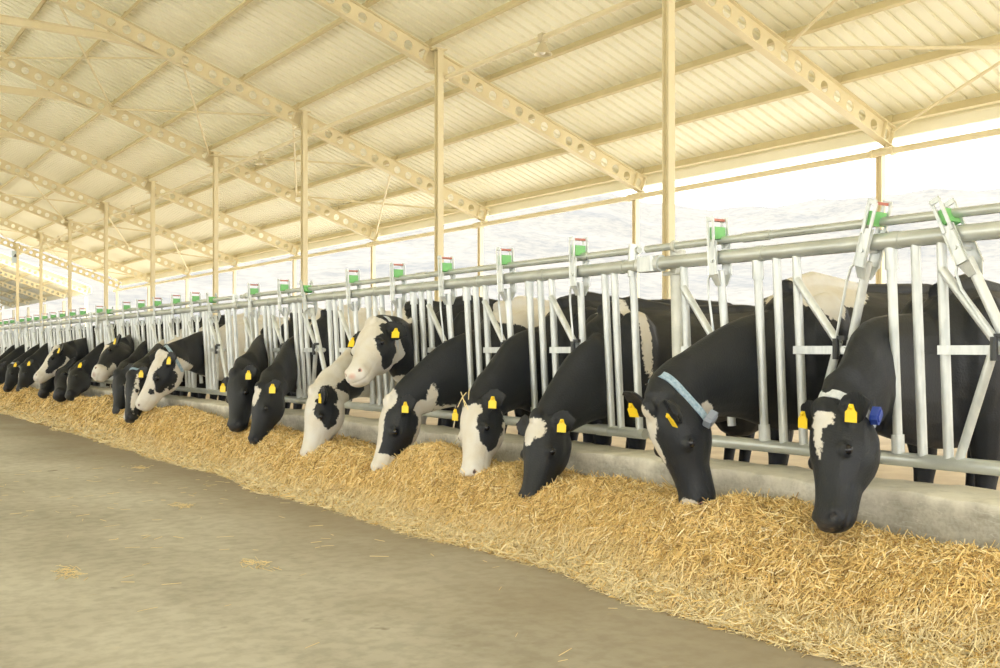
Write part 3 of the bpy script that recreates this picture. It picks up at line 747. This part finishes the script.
        for j in range(K):
            k_ = (j+1) % K
            for m_ in range(4): fs.append((j*4+m_, j*4+(m_+1) % 4, k_*4+(m_+1) % 4, k_*4+m_))
        g.add(vs, fs); st = g.build('collar', M[mk], root)
        if extra:
            mk2, jj, sz = extra; q = ring0[jj]; out = (q-c); out = (out - out.dot(d)*d).normalized()
            Rb = Matrix((d, out.cross(d), out)).transposed(); g = MB()
            g.box(q + out*(.015+sz[2]/2), sz, Rb, bev=.012); g.box(q + out*(.018+sz[2]), (sz[0]*.7, sz[1]*.6, .006), Rb, bev=.006)
            g2 = g.build('collar_transponder', M[mk2], None); g2.parent = st
    return root, H

W, K_ = 1, -1
COWS = [
 dict(name_label='black cow nearest at the right, white forehead blotch, blue collar box under its ear', To=.724, Mz=(817,522,3.37), Pz=(820,411,3.56), yaw=-.32, bxx=4.32, scl=.94, vox=.0085,
   marks=[('h',W,(.065,.0,.024),(.055,.07,.062)),('h',W,(.125,.0,.012),(.105,.06,.036)),('b',W,(1.37,-.3,.45),(.35,.5,.35))], collar=('grey_strap', (.0,.35,0), ('blue_box', 43, (.075,.055,.03))), eard=((.95,.0,.0),(.75,.85,.10))),
 dict(name_label='black cow with pale blue neck strap and buckle, white streak down its face', To=.92, Mz=(690,512,3.42), Pz=(651,411,3.30), yaw=-.12, scl=.98, vox=.0085,
   marks=[('h',W,(.06,.02,-.03),(.085,.08,.055)),('h',W,(.16,.01,-.05),(.13,.04,.035)),('h',W,(.36,-.0,-.06),(.2,.02,.018)),('h',W,(.545,-.01,0),(.06,.035,.06)),('h',W,(.1,-.30,.0),(.12,.07,.06)),
     ('b',W,(0.62,0,1.50),(.30,.42,.26)),('b',W,(0.42,-.1,1.30),(.10,.3,.12))], collar=('blue_strap', (-.02,.25,0), ('grey_box', 41, (.085,.06,.035))), pink=1, tags=(1,1), eard=((.7,-.1,.5),(.65,1.0,.15))),
 dict(name_label='black cow with a white diamond on its forehead and white arched shoulder patch', To=1.214, Mz=(524,492,3.36), Pz=(536,418,3.52), yaw=.12, scl=.92, bxx=4.02, body_dy=.16, vox=.010, tags=(1,0),
   marks=[('h',W,(.075,.0,.0),(.075,.06,.085)),('h',W,(.13,.0,-.02),(.07,.05,.045)),('b',W,(.30,0,1.13),(.045,.6,.32))], eard=((.9,.05,-.1),(.85,.2,-.1))),
 dict(name_label='cow with long white face, black eye patch and a wisp of straw on its poll', To=1.404, Mz=(464,474,3.34), Pz=(469,401,3.50), yaw=.12, scl=.97, vox=.010, hb=.05,
   marks=[('h',K_,(-.03,.0,0),(.075,.08,.12)),('h',K_,(.17,-.11,.13),(.13,.12,.085)),('h',K_,(.27,-.12,.13),(.10,.085,.085)),('h',K_,(.0,-.12,.12),(.10,.16,.07)),('h',K_,(.1,-.12,-.15),(.14,.14,.08)),('h',K_,(-.06,-.2,0),(.08,.16,.2)),('h',W,(.13,-.24,.09),(.035,.05,.05))], pink=.5, eard=((.9,.1,-.1),(.8,.3,-.1))),
 dict(name_label='cow with white tufted poll, big black cheek patch and white jaw edge', To=1.594, Mz=(371,467,3.28), Pz=(388,402,3.42), yaw=-.08, scl=.97, vox=.010,
   marks=[('h',W,(-.03,.02,0),(.09,.08,.10)),('h',W,(.10,.02,-.045),(.20,.055,.085)),('h',W,(.30,.03,-.03),(.26,.060,.10)),('h',W,(.52,-.08,0),(.14,.14,.14)),('h',W,(.10,-.29,.02),(.36,.065,.14)),('h',W,(-.02,-.26,.10),(.075,.09,.12)),
     ('b',W,(-.10,-.1,.58),(.42,.3,.085)),('b',W,(.55,0,1.36),(.34,.5,.20)),('b',W,(1.07,-.2,1.1),(.32,.4,.55))], pink=.8, tags=(1,0)),
 dict(name_label='cow holding its head up, pink nose, black eye patch and pale neck strap', To=1.784, Mz=(349,371,3.22), Pz=(371,323,3.55), yaw=.40, vox=.010, hb=.05, head_up=True, neckz=1.02,
   marks=[('h',K_,(.19,-.12,.12),(.115,.105,.095)),('h',K_,(.26,-.18,.11),(.08,.07,.07)),('h',K_,(.05,-.08,.11),(.09,.07,.06)),('h',K_,(.05,-.12,-.16),(.12,.14,.08)),
     ('b',W,(-0.48,-.05,.72),(.32,.3,.20)),('b',W,(-.12,-.1,.72),(.15,.3,.14)),('b',W,(-0.61,.0,.9),(.10,.3,.22))], pink=1, collar=('grey_strap', (-.02,.3,0), None), eard=((.75,-.2,-.45),(.95,-.05,-.1))),
 dict(name_label='mostly white faced cow with black eye patch, head down under the raised head', To=1.974, Mz=(300,455,3.24), Pz=(312,392,3.40), yaw=-.05, vox=.011, hb=.05, nb=.05, bb=.05,
   marks=[('h',K_,(.16,-.10,.13),(.10,.11,.09)),('h',K_,(.22,-.14,.12),(.07,.06,.08)),('h',K_,(.03,-.10,.10),(.10,.08,.075)),('b',K_,(-.28,-.1,.72),(.20,.4,.12)),('b',K_,(0.57,0,1.2),(.25,.5,.4)),('b',K_,(1.37,0,1.5),(.4,.5,.3))], pink=.7, tags=(1,0), eard=((.7,-.2,.2),(.8,.4,-.1))),
 dict(name_label='black cow with a small white spot on its forehead, beside the all black cow', To=2.354, Mz=(250,432,3.30), Pz=(258,388,3.42), yaw=.05, vox=.013,
   marks=[('h',W,(.09,.0,.01),(.10,.05,.055)),('b',W,(0.77,0,1.3),(.35,.6,.5)),('b',K_,(0.77,-.3,1.45),(.12,.2,.1))], tags=(1,0)),
 dict(name_label='all black cow with two yellow ear tags and head hanging over the feed', To=2.544, Mz=(230,425,3.28), Pz=(233,374,3.40), yaw=.28, vox=.013,
   marks=[('b',W,(0.87,0,1.2),(.5,.6,.4))], eard=((1,0,0),(1,.0,0))),
 dict(name_label='cow with speckled white face and blue collar strap behind its ear', To=3.015, Mz=(133,404,3.14), Pz=(159,355,3.42), yaw=-.1, vox=.013, hb=.05,
   marks=[('h',K_,(.17,-.12,.13),(.12,.12,.08)),('h',K_,(.30,-.13,.12),(.05,.05,.06)),('h',K_,(.36,-.08,.09),(.03,.03,.05)),('h',K_,(.24,-.22,.1),(.04,.03,.05)),('h',K_,(.05,-.1,.1),(.07,.07,.06)),('b',W,(-0.18,-.1,.60),(.5,.35,.16)),('b',W,(0.97,0,1.0),(.9,.7,.7)),('b',K_,(0.72,-.35,1.25),(.12,.2,.12)),('b',K_,(0.97,-.35,1.0),(.15,.2,.1)),('b',K_,(0.62,-.35,.95),(.09,.2,.12)),('b',K_,(1.07,-.35,1.35),(.12,.2,.1))], pink=.8, collar=('blue_strap', (.0,.3,0), None), tags=(1,0)),
 dict(name_label='cow with cream neck mostly hidden behind the speckled face', To=3.205, Mz=(132,408,3.34), Pz=(143,366,3.52), yaw=.1, vox=.02, nb=-.05, marks=[('b',W,(0.07,0,1.25),(.35,.3,.2))], tags=(0,0)),
 dict(name_label='black cow with two narrow white face stripes, left of the speckled cow', To=3.395, Mz=(124,418,3.16), Pz=(129,376,3.28), yaw=.1, vox=.014,
   marks=[('h',W,(.12,.0,-.06),(.28,.07,.025)),('h',W,(.22,-.06,.085),(.22,.035,.05)),('h',W,(.5,-.05,-.03),(.08,.06,.04)),('b',W,(0.07,0,1.25),(.3,.3,.2))], collar=('blue_strap', (.0,.35,0), None), tags=(1,0)),
 dict(name_label='black cow straight below the raised dark head, muzzle in the feed', To=3.585, Mz=(113,411,3.30), Pz=(116,374,3.42), yaw=.15, vox=.018, tags=(0,0)),
 dict(name_label='dark cow with raised head, white forehead and white muzzle', To=3.769, Mz=(87,376,3.12), Pz=(107,349,3.52), yaw=-.15, eard=((.9,-.25,-.15),(.9,-.1,-.1)), vox=.014, head_up=True, neckz=1.02,
   marks=[('h',W,(.10,.02,.02),(.11,.09,.085)),('h',W,(.53,-.06,0),(.08,.12,.12)),('h',W,(.42,-.17,.04),(.10,.04,.05))], pink=.6, tags=(1,0)),
 dict(name_label='black cow with thin white face stripe and one tag, right of the raised white face', To=4.149, Mz=(65,394,3.26), Pz=(71,371,3.44), yaw=.1, vox=.018, marks=[('h',W,(.12,0,-.05),(.16,.05,.035))], tags=(1,0)),
 dict(name_label='black cow feeding just right below the raised white blazed head', To=4.614, Mz=(53,393,3.2), Pz=(58,372,3.40), yaw=.1, vox=.02, tags=(0,0)),
 dict(name_label='black cow feeding directly under the raised white blazed head', To=4.804, Mz=(38,392,3.2), Pz=(44,371,3.38), yaw=.1, vox=.02, tags=(0,0)),
 dict(name_label='raised head with broad white blaze and one yellow tag near the left edge', To=4.424, Mz=(32,376,3.02), Pz=(55,349,3.40), yaw=-.05, hb=.05, eard=((.9,-.25,-.15),(.9,-.1,-.1)), vox=.014, head_up=True, neckz=1.0,
   marks=[('h',K_,(.20,-.12,.13),(.17,.10,.10)),('h',K_,(.33,-.13,.11),(.10,.055,.08)),('h',K_,(-.02,-.16,0),(.09,.15,.2)),('h',K_,(.04,-.05,.12),(.10,.08,.06))], pink=.8, tags=(1,0)),
 dict(name_label='black feeding cow with small white nose spot, left of the raised white face', To=5.184, Mz=(16,389,3.3), Pz=(22,366,3.46), yaw=.1, vox=.018, marks=[('h',W,(.2,0,-.06),(.14,.05,.04))], tags=(1,0)),
 dict(name_label='black cow with pale collar and yellow tag at the very left edge', To=5.374, Mz=(3,388,3.24), Pz=(9,367,3.4), yaw=.1, vox=.018, collar=('grey_strap', (.0,.35,0), None), tags=(1,0)),
 dict(name_label='distant black cow whose dark neck shows left of the pale collared cow', To=5.754, Mz=(-8,386,3.3), Pz=(-3,366,3.44), yaw=.1, vox=.025, tags=(0,0)),
 dict(name_label='most distant black cow, only its neck in view at the left edge', To=6.03, Mz=(-14,385,3.3), Pz=(-9,366,3.44), yaw=.1, vox=.025, tags=(0,0)),
]
MUZ = []; HF = []
for cdef in COWS:
    root, Hf = make_cow(**cdef)
    MUZ.append(Hf(.54, -.06, 0)); HF.append(Hf)

# ------------------------------------------------------------------ feed
ph = RNG.uniform(0, 6.28, 40); kx = RNG.uniform(-1, 1, 40); ky = RNG.uniform(-1, 1, 40)
def fnoise(x, y, f0, n0, n=8):
    v = 0
    for i in range(n0, n0+n): v = v + np.sin(x*kx[i]*f0 + y*ky[i]*f0 + ph[i])
    return v/n**.5/1.4
def edge(y): return 3.00 + .055*fnoise(y*0, y, 3.0, 0) + .035*fnoise(y*0, y, 9.0, 8)
def near(y): return np.clip((3.5-y)/1.2, 0, 1)
def feed_h(x, y):
    e = edge(y); u = np.clip((x-e)/(3.82-e), 0, 1.4)
    fl = np.clip(u/.42, 0, 1); rise = fl*fl*(3-2*fl)
    h = .028*np.clip(u/.05, 0, 1) + .275*np.clip((u-.16-.14*near(y))/.36, 0, 1)**.8
    crest = np.exp(-((u-.62)/.30)**2)
    h = h*(1 - .10*np.clip((u-.8)/.3, 0, 1)) + crest*(.030 + .085*fnoise(x*.6, y, 3.4, 4)) + .042*rise*fnoise(x, y, 8, 12) + .018*rise*fnoise(x, y, 22, 20)
    for m in MUZ[:14]:
        d2 = ((x-m.x)**2 + (y-m.y)**2)
        tgt = m.z - .025
        w = np.exp(-d2/.11**2)*.92
        h = h*(1-w) + np.minimum(h, tgt)*w
    return np.maximum(h, 0)*(.80+.20*np.clip((y-1.9)/1.1, 0, 1))
def grid_feed():
    ys = np.concatenate([np.arange(.6, 8, .03), np.arange(8, 30, .07)]); xs = np.linspace(2.93, 3.812, 50)
    X, Y = np.meshgrid(xs, ys); Z = feed_h(X, Y) - .012
    n1, n2 = X.shape; vs = np.stack([X, Y, Z], -1).reshape(-1, 3)
    i, j = np.meshgrid(np.arange(n1-1), np.arange(n2-1), indexing='ij'); a = (i*n2+j).ravel()
    return vs, np.stack([a, a+1, a+n2+1, a+n2], 1)
def strands(n, y0, y1, length, width, x0=2.86, x1=3.80, flat=.35, zoff=0):
    y = RNG.uniform(y0, y1, n); u = RNG.uniform(0, 1, n); e = edge(y)
    x = (e-.07) + (x1-(e-.07))*u**.92
    thin = RNG.uniform(0, 1, n) < np.clip((x-(e-.10))/.12, 0, 1); x, y = x[thin], y[thin]; n = len(x)
    z = feed_h(x, y) + RNG.uniform(0, 1, n)**2.5*.034 - .002
    az = RNG.uniform(0, 6.283, n); el = RNG.normal(0, flat, n)
    L = RNG.uniform(*length, n)*.5; w = RNG.uniform(*width, n)
    # follow the slope of the heap
    hx = (feed_h(x+.02, y)-feed_h(x-.02, y))/.04; hy = (feed_h(x, y+.02)-feed_h(x, y-.02))/.04
    d = np.stack([np.cos(az), np.sin(az), np.tan(np.clip(el, -1.1, 1.1)) + hx*np.cos(az)+hy*np.sin(az)], 1); d /= np.linalg.norm(d, axis=1)[:, None]
    r = RNG.normal(size=(n, 3)); s = np.cross(d, r); s /= np.linalg.norm(s, axis=1)[:, None]; t = np.cross(d, s)
    c = np.stack([x, y, z], 1); c[:, 2] = np.maximum(c[:, 2], .004)
    V = []
    bend = RNG.normal(0, .18, n)
    for end, off in ((-1, 1), (0, -1), (1, 1)):
        cc = c + d*(L*end)[:, None] + t*(bend*L*off*.35)[:, None]
        for k in range(3):
            a = 2.094*k; V.append(cc + s*(w*math.cos(a))[:, None] + t*(w*math.sin(a)*.6)[:, None])
    V = np.stack(V, 1)                 # n,9,3
    V[:, :, 2] = np.maximum(V[:, :, 2], .002)
    base = (np.arange(n)*9)[:, None]
    q = []
    for seg in (0, 3):
        for k in range(3): q.append(np.concatenate([base+seg+k, base+seg+(k+1) % 3, base+seg+3+(k+1) % 3, base+seg+3+k], 1))
    Fq = np.stack(q, 1).reshape(-1, 4)
    pal = np.array([[.86,.65,.29],[.71,.51,.19],[.95,.79,.42],[.50,.34,.12],[.98,.87,.58],[.34,.22,.075]])
    pr = np.array([.30,.27,.17,.13,.06,.07]); idx = RNG.choice(6, n, p=pr)
    colr = pal[idx]*RNG.uniform(.85, 1.12, (n, 1))
    ee = edge(y); pale = np.clip(1-(x-ee-.10-.16*near(y))/.12, 0, 1)*(RNG.uniform(0, 1, n) < .75)     # the outer apron is pale loose straw
    colr = colr*(1-pale[:, None]) + np.array([.88,.76,.47])*RNG.uniform(.75, 1.08, (n, 1))*pale[:, None]
    return V.reshape(-1, 3), Fq, np.repeat(colr, 9, 0)
def np_mesh(name, vs, fs, mats, cols=None, mi=None):
    me = bpy.data.meshes.new(name); n = len(fs)
    me.vertices.add(len(vs)); me.vertices.foreach_set('co', vs.astype(np.float32).ravel())
    me.loops.add(n*4); me.loops.foreach_set('vertex_index', fs.astype(np.int32).ravel())
    me.polygons.add(n); me.polygons.foreach_set('loop_start', np.arange(0, n*4, 4, dtype=np.int32)); me.polygons.foreach_set('loop_total', np.full(n, 4, np.int32))
    for m in mats: me.materials.append(m)
    if mi is not None: me.polygons.foreach_set('material_index', mi.astype(np.int32))
    me.update(calc_edges=True)
    if cols is not None:
        ca = me.color_attributes.new('tint', 'FLOAT_COLOR', 'POINT'); ca.data.foreach_set('color', np.concatenate([cols, np.ones((len(cols), 1))], 1).astype(np.float32).ravel())
    o = bpy.data.objects.new(name, me); COL.objects.link(o); return o
gv, gf = grid_feed()
parts = [strands(95000, 1.2, 6.2, (.025,.085), (.0013,.0030), flat=.42), strands(52000, 6.2, 12, (.035,.10), (.0022,.0042), flat=.42), strands(34000, 12, 28, (.05,.13), (.004,.007)), strands(9000, 1.2, 7, (.06,.14), (.0014,.0030), flat=.5)]
V = [gv]; Fq = [gf]; Cc = [np.ones((len(gv), 3))*.4]; mi = [np.zeros(len(gf))]; off = len(gv)
for v_a, f_a, c_a in parts:
    V.append(v_a); Fq.append(f_a+off); Cc.append(c_a); mi.append(np.ones(len(f_a))); off += len(v_a)
o = np_mesh('straw_feed', np.concatenate(V), np.concatenate(Fq), [M['feedbed'], M['straw']], np.concatenate(Cc), np.concatenate(mi))
o.data.polygons.foreach_set('use_smooth', np.concatenate(mi) < .5)
tag(o, 'long golden heap of chopped straw feed lying along the concrete curb', 'animal feed', kind='stuff')
# a few loose wisps on the floor
def wisps(n):
    cs_ = np.array([(1.55,3.9),(1.35,2.9),(1.9,4.9),(2.4,4.4),(1.1,5.2),(2.2,7.0),(2.45,2.6),(1.0,3.3),(2.6,9.5)])
    vs = []; fs = []; cc = []
    for i in range(n):
        c = cs_[i % len(cs_)] + RNG.normal(0, .055, 2)*np.array([.6, 1.3]); az = RNG.normal(1.2, .5); L = RNG.uniform(.015, .05); w = RNG.uniform(.001, .002)
        if i % 3 == 0: c = np.array([RNG.uniform(1.2, 3.0), RNG.uniform(1.8, 10)]); az = RNG.uniform(0, 6.28)
        d = np.array([math.cos(az), math.sin(az), 0]); s = np.array([-d[1], d[0], 0]); p = np.array([c[0], c[1], .003]); k = len(vs)
        for e in (-1, 1):
            for q in (s*w, np.array([0,0,w*1.4]), -s*w): vs.append(p + d*L*e + q)
        for a_, b_ in ((0,1),(1,2),(2,0)): fs.append((k+a_, k+b_, k+b_+3, k+a_+3))
        cc += [(.85,.70,.40)]*6
    return np.array(vs), np.array(fs), np.array(cc)
b = MB()
for pa, pb in (((-.06,.05,-.03),(.07,.045,.02)), ((-.02,.07,.05),(.05,.05,-.05)), ((-.07,.03,.03),(.03,.055,.06)), ((.0,.06,.0),(.09,.03,.035))):
    p0, p1 = HF[3](*pa), HF[3](*pb); b.tube([p0, (p0+p1)/2 + Vector((0,0,.012)), p1], .0028, 5)
ws = b.build('straw_wisp', mat('dry_straw', (.85,.70,.38), .7)); tag(ws, 'small wisp of dry straw lying on the poll of the white faced cow', 'straw', kind='stuff')
v_a, f_a, c_a = wisps(420)
tag(np_mesh('loose_straw', v_a, f_a, [M['straw']], c_a), 'thin scattered wisps of straw lying on the bare concrete alley', 'straw', kind='stuff')

# ------------------------------------------------------------------ light
w = bpy.data.worlds.new('world'); SC.world = w; w.use_nodes = True; nt = w.node_tree
bg = nt.nodes['Background']; bg.inputs[0].default_value = (1.0, 1.0, .995, 1); bg.inputs[1].default_value = 1.6
sd = bpy.data.lights.new('sun', 'SUN'); sd.energy = 5.4; sd.angle = math.radians(1.2); sd.color = (1, .95, .84)
so = bpy.data.objects.new('sun', sd); COL.objects.link(so)
# sun high over the left side of the barn, shining on to the hills beyond
so.rotation_euler = Vector((-.50, -.35, .80)).to_track_quat('Z', 'Y').to_euler()
